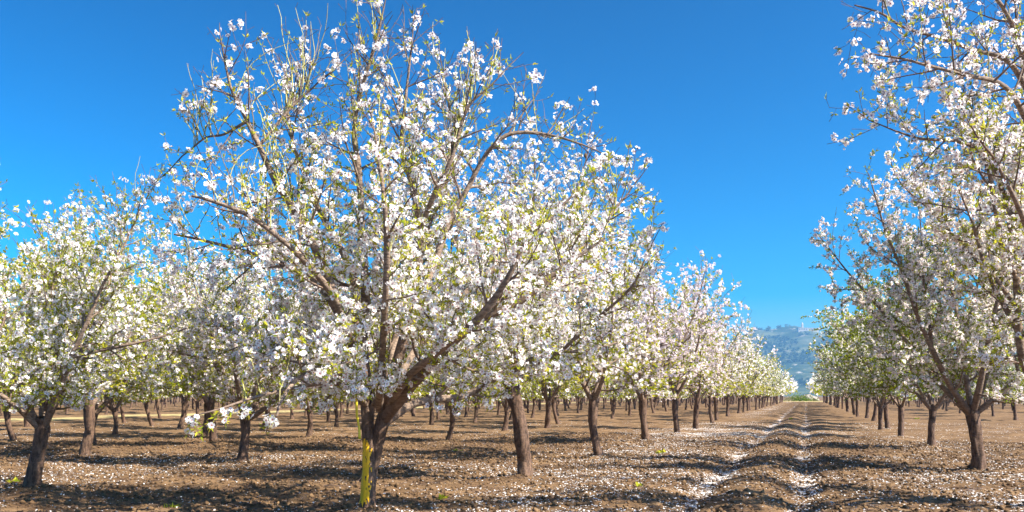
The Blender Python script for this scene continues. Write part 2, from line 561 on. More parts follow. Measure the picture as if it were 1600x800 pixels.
def main_bloom(p):
    x, y, d = proj(p)
    return float(np.interp(y, [20, 120, 240, 340, 460], [0.10, 0.16, 0.27, 0.48, 0.95]))


M = Tree(101, 0, 0.85, 1.0, main_inside, main_bloom, (1.2, 5.4), 0.031)
base = ground_at(576, 806)
root = link('almond_tree', None); root.location = (base.x, base.y, 0)
tag(root, 'large white blossoming almond tree with bright yellow paint down its trunk', 'tree', GROUP)
stemL = mk_limb(dscale=0.84, lst=[(571, 824, 0, 18), (571, 806, 0, 14), (573, 780, -.02, 11), (575, 740, -.02, 10.5), (577, 700, 0, 11), (575, 665, 0, 11), (573, 640, 0, 10), (570, 610, .02, 9), (567, 585, .05, 8)])
stemR = mk_limb(dscale=0.84, lst=[(579, 824, .05, 17), (578, 806, .05, 13), (577, 780, .05, 11.5), (580, 740, .05, 10.5), (588, 700, .03, 11.5), (595, 668, 0, 12.5), (601, 645, 0, 10.5), (607, 625, 0, 8)])
pL, rL = smooth_path(stemL, 12)
VL, FL, UL, WL = M.t.add(pL, rL, 48, 0, 0.30, 2.2)
pR, rR = smooth_path(stemR, 10)
M.t.add(pR, rR, 40, 0, 0.34, 9.4)
# yellow paint: a jagged coat 3 mm proud of the left stem
cen = np.array([tuple(p) for p in pL])[:, None]
out_dir = VL - cen; out_dir /= np.linalg.norm(out_dir, axis=2)[..., None]
face_dir = np.array(tuple((-FWD * 0.72 - RGT * 0.70).normalized()))
PV = (VL + out_dir * 0.004).reshape(-1, 3)
al = (out_dir @ face_dir)
nr, sd = VL.shape[:2]
ii, jj = np.meshgrid(np.arange(nr), np.arange(sd), indexing='ij')
pyy = np.array([proj(Vector(p))[1] for p in VL.mean(1)])
edge = 0.46 + 0.9 * (vnoise(jj * 0.45, ii * 0.30, 77) - 0.5) + 0.5 * (vnoise(jj * 1.3, ii * 0.9, 78) - 0.5)
yl = (pyy[:, None] > 687 + 10 * (vnoise(jj * 0.7, ii * 0.1, 79) - 0.5)) & (pyy[:, None] < 787 + 14 * (vnoise(jj * 0.7, ii * 0.1, 80) - 0.5))
flake = vnoise(jj * 0.8, ii * 1.1, 81) < np.where(pyy[:, None] < 715, 0.76, 0.94)
keep = ((al > edge) & yl & flake)[:-1].ravel()
m, nt, o_ = new_mat('yellow_paint')
b = N(nt, 'ShaderNodeBsdfPrincipled', Roughness=0.55)
pc = mix_rgb(nt, ramp(nt, noise(nt, 60, 4), 0.35, 0.7), (0.95, 0.55, 0.0), (0.74, 0.38, 0.002))
nt.links.new(pc, b.inputs['Base Color']); nt.links.new(b.outputs[0], o_.inputs[0])
PAINT = m
paint_me = build_mesh('yellow_paint', PV, [(FL[keep], 0)], [PAINT], smooth=True)

MAIN_LIMBS = [
    # A left leader
    [(572, 630, 0, 12), (562, 570, -.1, 10.5), (545, 520, -.2, 9.5), (526, 478, -.25, 8.5), (505, 415, -.3, 7.4), (467, 340, -.35, 6.4), (432, 285, -.4, 5.4), (405, 228, -.4, 4.4), (384, 185, -.4, 3.4), (362, 140, -.4, 2.4), (352, 100, -.4, 1.8)],
    # B
    [(570, 605, .1, 10), (560, 545, .2, 9), (556, 480, .3, 8.2), (552, 432, .4, 7.2), (530, 385, .45, 6.2), (502, 335, .5, 5.2), (476, 272, .5, 4.2), (458, 225, .5, 3.2), (447, 160, .5, 2.2)],
    # C straight up
    [(574, 620, 0, 11), (568, 560, 0, 9), (569, 500, 0, 8.2), (571, 440, 0, 7.4), (565, 345, -.05, 6.4), (560, 260, -.1, 5.2), (553, 205, -.1, 4.2), (565, 140, -.1, 3.2), (585, 75, -.1, 2.4), (598, 20, -.1, 1.6)],
    # D right centre
    [(602, 645, 0, 10.5), (612, 595, -.1, 9.6), (628, 540, -.15, 9), (643, 490, -.2, 8.6), (652, 430, -.2, 7.4), (656, 360, -.2, 6.2), (644, 290, -.2, 5), (628, 235, -.2, 4), (632, 170, -.2, 3), (640, 100, -.2, 2)],
    # E rising to the right
    [(600, 655, 0, 10.5), (628, 622, -.3, 9.4), (655, 590, -.55, 8.6), (680, 560, -.8, 8.5), (718, 525, -.9, 7.5), (765, 493, -1, 6.3), (815, 470, -1.05, 5.2), (860, 432, -1.1, 4), (905, 400, -1.1, 2.8), (945, 372, -1.1, 1.8)],
    # F low right
    [(600, 660, 0, 9), (640, 634, .25, 8), (680, 624, .5, 7.6), (720, 620, .65, 6.8), (760, 600, .8, 6), (800, 575, .9, 5.2), (860, 552, 1.0, 4.2), (920, 548, 1.05, 3), (965, 535, 1.1, 2)],
    # G arching
    [(640, 500, -.15, 8), (668, 440, .1, 6.8), (690, 378, .25, 6), (705, 335, .35, 5.4), (728, 300, .4, 5), (750, 258, .4, 4.6), (770, 228, .4, 4.2), (795, 210, .4, 3.8), (830, 207, .4, 3.2), (872, 214, .4, 2.4), (910, 226, .4, 1.7)],
    # H low left, drooping
    [(568, 620, -.1, 5.5), (545, 592, -.6, 4.6), (505, 575, -1, 4), (465, 592, -1.4, 3.2), (440, 625, -1.6, 2.8), (432, 650, -1.65, 1.8)],
    # I left low
    [(566, 590, .1, 8.5), (530, 560, .35, 7), (480, 543, .7, 6), (430, 540, .95, 4.8), (380, 525, 1.1, 3.6), (330, 500, 1.2, 2.2)],
    # J left upper: long dark branch
    [(545, 520, -.2, 7), (520, 462, -.5, 6), (478, 410, -.8, 5), (435, 370, -1, 4.4), (385, 335, -1.1, 3.6), (335, 315, -1.2, 2.8), (300, 306, -1.2, 1.8)],
    # K left middle
    [(532, 490, -.2, 6.4), (490, 440, .1, 5.4), (440, 412, .4, 4.6), (380, 392, .6, 3.6), (320, 376, .7, 2.6), (272, 366, .75, 1.6)],
    # L lowest left, reaching forward
    [(572, 632, -.05, 5), (530, 600, -.7, 3.6), (460, 606, -1.2, 2.8), (395, 622, -1.5, 2.2), (340, 640, -1.7, 1.5), (300, 650, -1.75, 1.0)],
    # M right, toward the camera
    [(606, 640, -.02, 7.5), (636, 590, -.7, 6.5), (690, 545, -1.2, 6), (745, 500, -1.5, 6), (790, 440, -1.7, 4.4), (820, 380, -1.8, 2.8)],
    # N away and right
    [(604, 640, .1, 8), (640, 560, .7, 7), (690, 490, 1.2, 6.4), (760, 430, 1.5, 6), (820, 380, 1.7, 4.6), (870, 330, 1.8, 3), (900, 300, 1.8, 2)],
    # O away and left
    [(572, 620, .1, 8), (550, 540, .7, 7), (510, 460, 1.2, 6), (460, 400, 1.5, 5), (410, 350, 1.7, 3.4), (380, 300, 1.8, 2)],
    # P toward the camera
    [(592, 640, -.02, 7), (597, 560, -.8, 6), (602, 470, -1.3, 5), (605, 390, -1.5, 5), (600, 310, -1.6, 3.4), (590, 240, -1.6, 2)],
    # Q centre back
    [(600, 635, .1, 8), (620, 520, .6, 7), (650, 400, .9, 6), (690, 300, 1.0, 5), (705, 220, 1.05, 3.6), (700, 150, 1.05, 2.2)],
    # S mid right shoulder
    [(656, 360, -.2, 5), (680, 300, -.5, 4.2), (705, 250, -.6, 3.4), (730, 170, -.6, 2.4), (760, 140, -.6, 1.6)],
    # T right far shoulder
    [(765, 493, -1, 4.8), (830, 460, -.6, 4.2), (890, 410, -.4, 3.6), (940, 350, -.2, 2.8), (975, 310, -.1, 1.8)],
    [(800, 575, .9, 4), (860, 560, .5, 3.6), (930, 500, .2, 3), (985, 450, 0, 2.2), (1010, 400, 0, 1.5)],
    # U top left cross branch
    [(405, 228, -.4, 3), (432, 195, -.35, 2.8), (462, 160, -.3, 2.4), (488, 138, -.3, 1.6)],
    [(385, 190, -.4, 2.6), (350, 210, -.3, 2.2), (322, 215, -.25, 1.8), (300, 232, -.2, 1.4)],
]
for i, lst in enumerate(MAIN_LIMBS):
    lp, lr = M.limb(mk_limb(lst), 12 if lst[0][3] > 7 else 8, 0.24, 0.175, (0.45, 1.05), 0.22, True, 6)
    top = lst[-1][1]
    M.sprouts(lp, lr, 18 if top < 160 else (11 if top < 320 else 4), (0.45, 1.05))
# the low sprays that hang on the left
for px, py, dz in ((432, 650, -1.65), (300, 650, -1.75), (385, 624, -1.5), (470, 600, -1.3), (350, 636, -1.7)):
    p0 = at(px, py, D0 + dz)
    for q in range(3):
        sp = walk(M.rd, p0, Vector((M.rd.gauss(0, .4), M.rd.gauss(0, .4), -0.7)) - RGT * 0.4, M.rd.uniform(0.14, 0.26), 3, 0.15, -0.05)
        M.t.add(sp, [0.005, 0.004, 0.003, 0.002], 4)
        M.dress(sp, 0.1, 0.06, 0.8, 1.6)
off = np.array((base.x, base.y, 0))
M.fp = [tuple(np.array(p) - off) for p in M.fp]; M.lp = [tuple(np.array(p) - off) for p in M.lp]
for v in M.t.v: v -= off
mm = M.meshes('painted')
trunk_o = link('trunk', mm[0], root)
for v in paint_me.vertices: v.co -= Vector((base.x, base.y, 0))
link('yellow_paint', paint_me, trunk_o)
link('blossom', mm[1], root); link('foliage', mm[2], root)
print('main tree flowers', len(M.fp), 'leaves', len(M.lp), 'bark verts', M.t.n)
# two shrivelled almonds left from last year
m, nt, o_ = new_mat('dry_husk')
b = N(nt, 'ShaderNodeBsdfPrincipled', Roughness=0.9)
nt.links.new(mix_rgb(nt, noise(nt, 40, 3), (0.05, 0.03, 0.015), (0.16, 0.10, 0.05)), b.inputs['Base Color']); nt.links.new(b.outputs[0], o_.inputs[0])
HUSK = m
for px, py, dz in ((936, 283, .3), (915, 243, .4)):
    p = at(px, py, D0 + dz) - Vector((base.x, base.y, 0))
    T_ = Tubes(); T_.add([p + Vector((0, 0, z)) for z in (.045, .03, .022, .01, -.008, -.024, -.034)], [.0015, .002, .009, .016, .017, .010, .001], 8, 0, 0.3, px)
    link('dry_almond', build_mesh('dry_almond', np.concatenate(T_.v), [(np.concatenate(T_.f), 0)], [HUSK], smooth=True), root)

# yellow ribbon hanging from the left stem's low branch
rb = [at(558, 598, D0 - .26), at(556, 612, D0 - .27), at(557, 632, D0 - .27), at(558, 650, D0 - .28), at(561, 668, D0 - .27), at(562, 686, D0 - .28)]
rv = []; sp, _ = smooth_path([(p, 0) for p in rb], 6)
for i, p in enumerate(sp):
    a = 0.35 + 0.5 * math.sin(i * 0.35); w_ = (RGT * math.cos(a) + FWD * math.sin(a)) * 0.013; th = FWD * 0.0012
    rv += [p - w_ - th, p + w_ - th, p + w_ + th, p - w_ + th]
n_ = len(sp)
rf = [[i * 4 + j, i * 4 + (j + 1) % 4, i * 4 + 4 + (j + 1) % 4, i * 4 + 4 + j] for i in range(n_ - 1) for j in range(4)] + [[0, 3, 2, 1], [n_ * 4 - 4, n_ * 4 - 3, n_ * 4 - 2, n_ * 4 - 1]]
m, nt, o_ = new_mat('ribbon_plastic')
b = N(nt, 'ShaderNodeBsdfPrincipled', Roughness=0.4); b.inputs['Base Color'].default_value = (0.72, 0.60, 0.02, 1); nt.links.new(b.outputs[0], o_.inputs[0])
rme = build_mesh('ribbon', [tuple(p - rb[0]) for p in rv], [(np.array(rf), 0)], [m])
ro = link('ribbon', rme); ro.location = rb[0]
tag(ro, 'thin yellow marking ribbon hanging beside the yellow-painted trunk', 'ribbon')

# ================================================================== NEAR RIGHT TREE, trunk just outside the frame
DR = 9.9


def right_inside(p):
    x, y, d = proj(p)
    return p.z > 1.2 and (p - Vector((rbase.x, rbase.y, 3.4))).length < 3.9 and d > 6.0 and (x > 1500 or y < 250 or x > 1400 + (y - 250) * 0.3)


rbase = ground_at(1700, 618 + 1750 / DR)
Q = Tree(202, 0, 1.2, 0.9, right_inside, lambda p: float(np.interp(proj(p)[1], [150, 330], [0.48, 1.0])), (1.2, 5.4), 0.029)
KR = 0.72 * DR / F_PX


def mk_r(lst):
    return [(at(x, y, DR + dz), r * KR) for x, y, dz, r in lst]


tr = mk_r([(1702, 822, 0, 24), (1700, 796, 0, 20), (1694, 750, 0, 17), (1688, 700, 0, 16), (1682, 650, 0, 18), (1680, 630, 0, 11)])
pp, rr_ = smooth_path(tr, 8); Q.t.add(pp, rr_, 20, 0, 0.34, 3.3)
for lst in [
    [(1682, 655, 0, 12), (1640, 620, -.2, 10), (1604, 575, -.4, 9), (1592, 520, -.5, 8), (1588, 440, -.6, 7), (1580, 360, -.7, 5.6), (1560, 280, -.8, 4.2), (1530, 215, -.9, 2.8)],
    [(1684, 650, 0, 12), (1680, 540, -.3, 10), (1672, 420, -.6, 8), (1655, 300, -.9, 6.6), (1625, 190, -1.1, 5.6), (1580, 100, -1.2, 4.8), (1520, 78, -1.3, 4), (1465, 58, -1.35, 3.2), (1415, 44, -1.4, 2.4), (1375, 20, -1.4, 1.8), (1335, 8, -1.4, 1.3)],
    [(1655, 300, -.9, 6), (1610, 200, -1.2, 5), (1570, 135, -1.4, 4.2), (1510, 118, -1.6, 3.4), (1455, 104, -1.7, 2.6), (1410, 92, -1.75, 1.9), (1360, 84, -1.8, 1.3)],
    [(1625, 190, -1.1, 5), (1590, 60, -1.2, 4.2), (1550, -10, -1.3, 3.2), (1500, -40, -1.3, 2.2)],
    [(1590, 480, -.5, 5), (1550, 430, -.2, 4.4), (1500, 380, 0, 3.6), (1455, 330, .1, 2.6), (1420, 300, .1, 1.6)],
    [(1588, 440, -.6, 5.4), (1560, 350, -.9, 4.6), (1540, 250, -1.1, 4), (1500, 222, -1.2, 3.2), (1440, 217, -1.3, 2.4), (1400, 205, -1.3, 1.6)],
    [(1680, 600, 0, 10), (1650, 500, -.8, 8), (1620, 400, -1.4, 6), (1590, 320, -1.8, 4.4), (1560, 260, -2, 2.6)],
    [(1690, 640, 0, 11), (1740, 500, .3, 9), (1770, 350, .5, 7), (1780, 220, .6, 4)],
    [(1686, 640, .1, 11), (1660, 480, .9, 9), (1640, 330, 1.3, 7), (1620, 200, 1.5, 5), (1600, 110, 1.5, 3)],
    [(1690, 640, .1, 11), (1760, 560, -.4, 8), (1840, 480, -.6, 6), (1900, 380, -.6, 3)],
    [(1592, 520, -.5, 6), (1565, 470, -.4, 5), (1540, 420, -.3, 4), (1520, 350, -.3, 2.6), (1500, 300, -.3, 1.6)],
]:
    lp, lr = Q.limb(mk_r(lst), 10, 0.3, 0.17, (0.4, 0.95), 0.22, True, 6)
    Q.sprouts(lp, lr, 4, (0.3, 0.7))
off = np.array((rbase.x, rbase.y, 0))
Q.fp = [tuple(np.array(p) - off) for p in Q.fp]; Q.lp = [tuple(np.array(p) - off) for p in Q.lp]
for v in Q.t.v: v -= off
place_tree(Q.meshes('corner'), (rbase.x, rbase.y, 0), 0, 1.0,
           'near almond tree whose blossoming branches hang in from the upper right corner', (1, 0.975, 0.96)).scale = (1, 1, 1)

# ================================================================== ORCHARD ROWS
HERO_A = generic_tree(14, 0, 0.9, 1.0, 1.0, 0, [(0.04, -.2, .15), (0.02, .03, .135), (0, .25, .112), (-.02, .55, .112), (-.09, .95, .104), (-.16, 1.2, .104), (-.19, 1.36, .105), (-.2, 1.5, .06)]).meshes('crooked')
HERO_B = generic_tree(15, 0, 2.0, 0.9, 0.92, 0, [(-.04, -.2, .145), (-.02, .03, .12), (0.02, .25, .092), (.06, .6, .083), (.09, .86, .092), (.10, 1.0, .055)]).meshes('low_fork')
HERO_R = generic_tree(16, 0, 2.6, 1.15, 1.24, 0, [(0, -.2, .16), (0, .03, .13), (-.01, .25, .108), (-.04, .6, .102), (-.08, .95, .113), (-.08, 1.1, .07)]).meshes('dark_fork')
HERO = [generic_tree(11, 0, 0.9).meshes('a'), generic_tree(12, 0, 1.0).meshes('b'), generic_tree(13, 0, 1.7, 0.95, 1.06).meshes('leafy_a')]
ROW_A = [generic_tree(41, 1, 0.55, 1.15, 1.0).meshes('row_a'), generic_tree(42, 1, 0.7, 1.15, 1.03).meshes('row_b')]
MID = [generic_tree(21, 1, 1.3).meshes('c'), generic_tree(22, 1, 1.7).meshes('d'), generic_tree(23, 1, 1.4, 1.0, 1.05).meshes('e'),
       generic_tree(24, 1, 2.6, 1.0, 1.05).meshes('leafy_b'), generic_tree(25, 1, 2.8, 0.95).meshes('leafy_c')]
FAR = [generic_tree(31, 2, 1.7).meshes('f'), generic_tree(32, 2, 2.2).meshes('g'), generic_tree(33, 2, 1.8, 1.0, 1.05).meshes('h'),
       generic_tree(34, 2, 2.4, 0.9).meshes('leafy_d')]
print('hero flowers', [len(h[1].polygons) for h in HERO], 'mid', [len(h[1].polygons) for h in MID], 'far', [len(h[1].polygons) for h in FAR])

rows = {}


def put(row, x, y):
    rows.setdefault(row, []).append((x, y))


def put_px(row, px, py):
    g = ground_at(px, py); put(row, g.x, g.y)


for q in ((820, 752), (935, 715), (1010, 692), (1058, 680), (1087, 670), (1113, 661)): put_px('A', *q)
for q in ((52, 774), (378, 727), (582, 703), (700, 688), (789, 677), (855, 669)): put_px('B', *q)
for q in ((131, 717), (333, 698), (483, 685)): put_px('C', *q)
for q in ((146, 696), (318, 684)): put_px('D', *q)
for q in ((22, 690), (180, 681)): put_px('E', *q)
for q in ((1528, 737), (1455, 702), (1408, 684), (1376, 673), (1387, 669)): put_px('R', *q)
for q in ((1587, 656), (1552, 650), (1500, 646), (1479, 642)): put_px('S', *q)
rng0 = random.Random(9)
X_OF = {'A': -4.3, 'B': -10.05, 'C': -14.5, 'D': -18.2, 'E': -22.0, 'F': -25.8, 'G': -29.6, 'H': -33.5,
        'I': -44, 'J': -49, 'K': -54, 'L': -59, 'M': -64, 'N': -69, 'O': -74, 'P': -79.5, 'Q': -85, 'X': -90.5, 'Y': -96, 'Z': -101.5, 'AA': -107, 'AB': -112.5, 'AC': -118, 'AD': -124, 'AE': -130, 'R': 3.1, 'S': 11.3, 'T': 16.3, 'U': 21.5, 'V': 26.5, 'W': 31.5, 'WA': 36.5, 'WB': 41.5}
END = 178
for rname, X in X_OF.items():
    have = rows.get(rname, [])
    y = max([q[1] for q in have]) if have else 6 + rng0.random() * 4
    if not have: put(rname, X + rng0.gauss(0, .12), y)
    while True:
        y += 5.15 * rng0.uniform(0.96, 1.04)
        if y > END + (0 if rname in ('A', 'R') else 40): break
        put(rname, X + rng0.gauss(0, .14), y)

allt = []
for rname, lst in rows.items():
    lst.sort(key=lambda q: q[1])
    for i, (x, y) in enumerate(lst):
        px, py, d = proj(Vector((x, y, 1.6)))
        if d < 4: continue
        m_ = 2.3 * F_PX / d
        if px < -m_ or px > 1600 + m_: continue
        allt.append((d, rname, i, x, y))
allt.sort()
near, rest = allt[:292], allt[292:]
print('trees', len(allt), 'individual to', near[-1][0])

ORD = ['first', 'second', 'third', 'fourth', 'fifth', 'sixth', 'seventh', 'eighth', 'ninth', 'tenth', 'eleventh', 'twelfth']
LEFTROW = {'B': 'first', 'C': 'second', 'D': 'third', 'E': 'fourth', 'F': 'fifth', 'G': 'sixth', 'H': 'seventh'}
SPECIAL = {
    ('A', 0): 'almond tree with thick crooked reddish trunk, next behind the yellow-painted tree',
    ('A', 1): 'almond tree with slim right-leaning trunk, second behind the yellow-painted tree in its row',
    ('A', 2): 'pinkish almond tree, third behind the yellow-painted tree in its row',
    ('B', 0): 'almond tree with low forked trunk nearest the lower left corner',
    ('B', 1): 'almond tree with straight trunk below the drooping sprays of the yellow-painted tree',
    ('R', 0): 'leafy almond tree with thick dark forked trunk, nearest standing right of the rutted track',
}
idx = {}
used = {}
for d, rname, i, x, y in near:
    k = idx.get(rname, 0); idx[rname] = k + 1
    if (rname, i) in SPECIAL:
        lab = SPECIAL[(rname, i)]
    elif rname == 'A':
        lab = (f'white almond tree, {ORD[i]} behind the yellow-painted tree along the left edge of the rutted track' if i < 10
               else 'small far almond tree at the distant end of the yellow-painted tree\'s row')
    elif rname == 'R':
        lab = (f'leafy almond tree, {ORD[i]} trunk in the row right of the rutted track' if i < 10
               else 'small far leafy almond tree at the distant end of the row right of the track')
    elif rname in LEFTROW:
        lab = (f'almond tree, {ORD[k]} in view of the {LEFTROW[rname]} row left of the yellow-painted tree' if k < 9
               else f'distant almond tree deep in the {LEFTROW[rname]} row left of the yellow-painted tree')
    elif X_OF[rname] < -40:
        lab = 'distant almond tree beyond the pale grass strip on the far left'
    elif rname == 'S':
        lab = (f'almond tree, {ORD[k]} in view of the second row right of the rutted track' if k < 6
               else 'distant almond tree deep in the second row right of the track')
    else:
        lab = 'distant almond tree in the rows far right behind the dark forked trunk'
    right = X_OF[rname] > 0
    if d < 16.5:
        ms = HERO[2] if right else HERO[len(used) % 2]
    elif d < 42:
        ms = MID[3 + (i % 2)] if right else ROW_A[i % 2] if rname == 'A' else MID[(i * 2 + ord(rname)) % 3]
    else:
        ms = FAR[3] if (right and i % 3) else FAR[(i * 3 + ord(rname)) % 3]
    used[len(used)] = 1
    own = {('A', 0): HERO_A, ('B', 0): HERO_B, ('R', 0): HERO_R}.get((rname, i))
    if own: ms = own
    tint = (1, 1, 1)
    if rname == 'A' and i in (2, 3, 4, 6): tint = (0.99, 0.90, 0.94)
    elif rname == 'R': tint = (0.97, 0.93, 0.90)
    else: tint = random.choice(((1, 1, 1), (1, .97, .96), (1, .95, .96), (.99, .96, .92)))
    sc = random.uniform(0.92, 1.04) * ((1.0 if i == 0 else (1.06 if i < 7 else 1.16)) if rname == 'R' else ((max(1.06, 1.2 - .02 * i) if i else 1.06) if rname == 'A' else 1.0))
    if (rname, i) == ('B', 0): sc = 0.92
    rz = random.random() * 6.28; tl = (random.gauss(0, .03), random.gauss(0, .04))
    if own: rz, tl = TH, (0, 0)
    place_tree(ms, (x, y, H1(x, y)), rz, sc, lab, tint, tl, (.62, .72, .6) if right else random.choice(((1, 1, 1), (.9, .95, .9))))

# the rest of the orchard, past three hundred trees: one mass of small blossoming crowns
rng = np.random.default_rng(77)
V = []; Fq = []; Mi = []; nv = 0
mr = random.Random(5)
for d, rname, i, x, y in rest:
    h = mr.uniform(4.3, 5.2); k = 240 if d < 160 else 150
    u = rng.normal(size=(k, 3)); u /= np.linalg.norm(u, axis=1)[:, None]
    rad = rng.uniform(0.35, 1.0, k) ** 0.5
    cz = 1.3 + (h - 1.3) * 0.42
    c = np.stack([x + u[:, 0] * rad * 2.8, y + u[:, 1] * rad * 2.8, cz + u[:, 2] * rad * np.where(u[:, 2] > 0, h - cz, cz - 1.25)], 1)
    c[:, 0] += (vnoise(c[:, 2] * 2 + x, c[:, 1] * 2 + y, 3) - 0.5) * 0.8
    a, b_, n_ = frames(rng.normal(size=(k, 3)) + np.array([0, 0, .4]), rng)
    s = rng.uniform(0.10, 0.20, k)[:, None] * (1 if d < 160 else 1.3)
    q = np.stack([c - a * s - b_ * s * .7, c + a * s - b_ * s * .8, c + a * s * .9 + b_ * s, c - a * s * .8 + b_ * s * .8], 1).reshape(-1, 3)
    V.append(q); Fq.append(np.arange(k * 4).reshape(-1, 4) + nv); nv += k * 4
    lowk = np.clip((c[:, 2] - 1.2) / 2.4, 0, 1)
    Mi.append(np.where(rng.random(k) < (0.62 - 0.52 * lowk) * (1.3 if X_OF[rname] > 0 else 1), 1, 0))
    t = rng.normal(0, 0.08, 2); ring = []
    for z, r_, f_ in ((-.1, .15, 0), (.55, .11, .6), (1.0, .12, 1), (1.6, .05, 1.6)):
        for j in range(5): ring.append((x + t[0] * f_ + r_ * math.cos(j * 1.257), y + t[1] * f_ + r_ * math.sin(j * 1.257), z))
    V.append(np.array(ring)); f = [[a_ * 5 + j, a_ * 5 + (j + 1) % 5, a_ * 5 + 5 + (j + 1) % 5, a_ * 5 + 5 + j] for a_ in range(3) for j in range(5)]
    Fq.append(np.array(f) + nv); nv += 20; Mi.append(np.full(15, 2))
V = np.concatenate(V); Fq = np.concatenate(Fq); Mi = np.concatenate(Mi)
fo = link('far_orchard', build_mesh('far_orchard', V, [(Fq, Mi)], [PETAL, LEAF, BARK],
                                    {"petal_r": ('POINT', np.full(len(V), 0.9)), "tint": ('FACE', rng.random(len(Fq))), "girth": ('POINT', np.full(len(V), 0.1))}))
fo.color = (.88, .87, .85, 1)
tag(fo, 'far rows of blossoming almond trees reading as one white and green mass', 'orchard', None, 'stuff')

# ================================================================== GROUND
MOUNDS += [(q[3], q[4]) for q in near if q[0] < 32] + [(base.x, base.y)]     # soil built up round the trunks
ang = np.concatenate([np.arange(-180, -41, 5.0), np.arange(-41, 41, 0.17), np.arange(41, 180, 5.0)])
rr = [0.6]
while rr[-1] < 7000: rr.append(rr[-1] * (1.0085 if rr[-1] < 90 else (1.02 if rr[-1] < 400 else 1.12)))
rr = np.array(rr)
A_, Rr = np.meshgrid(np.radians(ang), rr)
gx = Rr * (math.cos(TH) * np.sin(A_) - math.sin(TH) * np.cos(A_)); gy = Rr * (math.sin(TH) * np.sin(A_) + math.cos(TH) * np.cos(A_))
gz = height(gx, gy)
na, nrr = len(ang), len(rr)
i = np.arange(nrr - 1)[:, None] * na; j = np.arange(na)[None]; k = (j + 1) % na
GF = np.stack([i + j, i + k, i + na + k, i + na + j], -1).reshape(-1, 4)
GV = np.stack([gx, gy, gz], -1).reshape(-1, 3)
GV = np.concatenate([GV, [[0, 0, H1(0, 0)]]])
cf = np.stack([np.full(na, len(GV) - 1), (np.arange(na) + 1) % na, np.arange(na)], 1)
pf = petal_field(GV[:, 0], GV[:, 1])
strip = np.exp(-((GV[:, 0] + 38.6) / 2.3) ** 4) + np.clip((GV[:, 1] - 186) / 6, 0, 1) * np.clip((230 - GV[:, 1]) / 8, 0, 1) * np.clip(1 - np.abs(GV[:, 0]) / 12, 0, 1)
m, nt, out = new_mat('tilled_soil')
tc = N(nt, 'ShaderNodeNewGeometry').outputs['Position']
mp = N(nt, 'ShaderNodeMapping'); mp.inputs['Scale'].default_value = (1, 1.6, 1); nt.links.new(tc, mp.inputs[0]); P_ = mp.outputs[0]
n1 = noise(nt, 1.3, 5, P_); n2 = noise(nt, 9, 6, P_, 0.7); n3 = noise(nt, 38, 4, P_, 0.7)
soil = mix_rgb(nt, ramp(nt, n1, 0.35, 0.65), (0.112, 0.064, 0.032), (0.245, 0.152, 0.078))
soil = mix_rgb(nt, ramp(nt, n2, 0.52, 0.68), soil, (0.055, 0.034, 0.021))
soil = mix_rgb(nt, ramp(nt, n3, 0.58, 0.72), soil, (0.33, 0.225, 0.13))
vo = N(nt, 'ShaderNodeTexVoronoi', Scale=16.0); nt.links.new(tc, vo.inputs['Vector'])
pa = N(nt, 'ShaderNodeAttribute', attribute_name='petals').outputs['Fac']
th = N(nt, 'ShaderNodeMath', operation='MULTIPLY'); nt.links.new(pa, th.inputs[0]); th.inputs[1].default_value = 0.52
lt = N(nt, 'ShaderNodeMath', operation='LESS_THAN'); nt.links.new(vo.outputs['Distance'], lt.inputs[0]); nt.links.new(th.outputs[0], lt.inputs[1])
cam_d = N(nt, 'ShaderNodeAttribute', attribute_name='thin').outputs['Fac']
spk = N(nt, 'ShaderNodeMath', operation='MULTIPLY'); nt.links.new(lt.outputs[0], spk.inputs[0]); nt.links.new(cam_d, spk.inputs[1])
soil = mix_rgb(nt, spk.outputs[0], soil, (0.80, 0.75, 0.73))
gs = N(nt, 'ShaderNodeAttribute', attribute_name='dry_grass').outputs['Fac']
soil = mix_rgb(nt, gs, soil, (0.55, 0.47, 0.20))
b = N(nt, 'ShaderNodeBsdfPrincipled', Roughness=0.95); b.inputs['Specular IOR Level'].default_value = 0.1
nt.links.new(soil, b.inputs['Base Color'])
bp = N(nt, 'ShaderNodeBump', Strength=0.9, Distance=0.035); nt.links.new(n2, bp.inputs['Height'])
bp2 = N(nt, 'ShaderNodeBump', Strength=0.8, Distance=0.015); nt.links.new(n3, bp2.inputs['Height']); nt.links.new(bp.outputs[0], bp2.inputs['Normal'])
nt.links.new(bp2.outputs[0], b.inputs['Normal']); nt.links.new(b.outputs[0], out.inputs[0])
SOIL = m
dist = np.hypot(GV[:, 0], GV[:, 1])
gme = build_mesh('ground', GV, [(GF, 0), (cf, 0)], [SOIL],
                 {"petals": ('POINT', pf), "dry_grass": ('POINT', np.clip(strip, 0, 1) * 0.6), "thin": ('POINT', np.clip((dist - 22) / 22, 0.0, 0.9))}, smooth=True)
tag(link('ground', gme), 'tilled brown orchard soil with two wheel ruts', 'ground', None, 'structure')


def wedge(n, r0, r1, rng, a=35):
    """random ground points in the camera's view, even in area"""
    r = np.sqrt(rng.uniform(r0 ** 2, r1 ** 2, n)); t = np.radians(rng.uniform(-a, a, n))
    return r * (math.cos(TH) * np.sin(t) - math.sin(TH) * np.cos(t)), r * (math.sin(TH) * np.sin(t) + math.cos(TH) * np.cos(t))


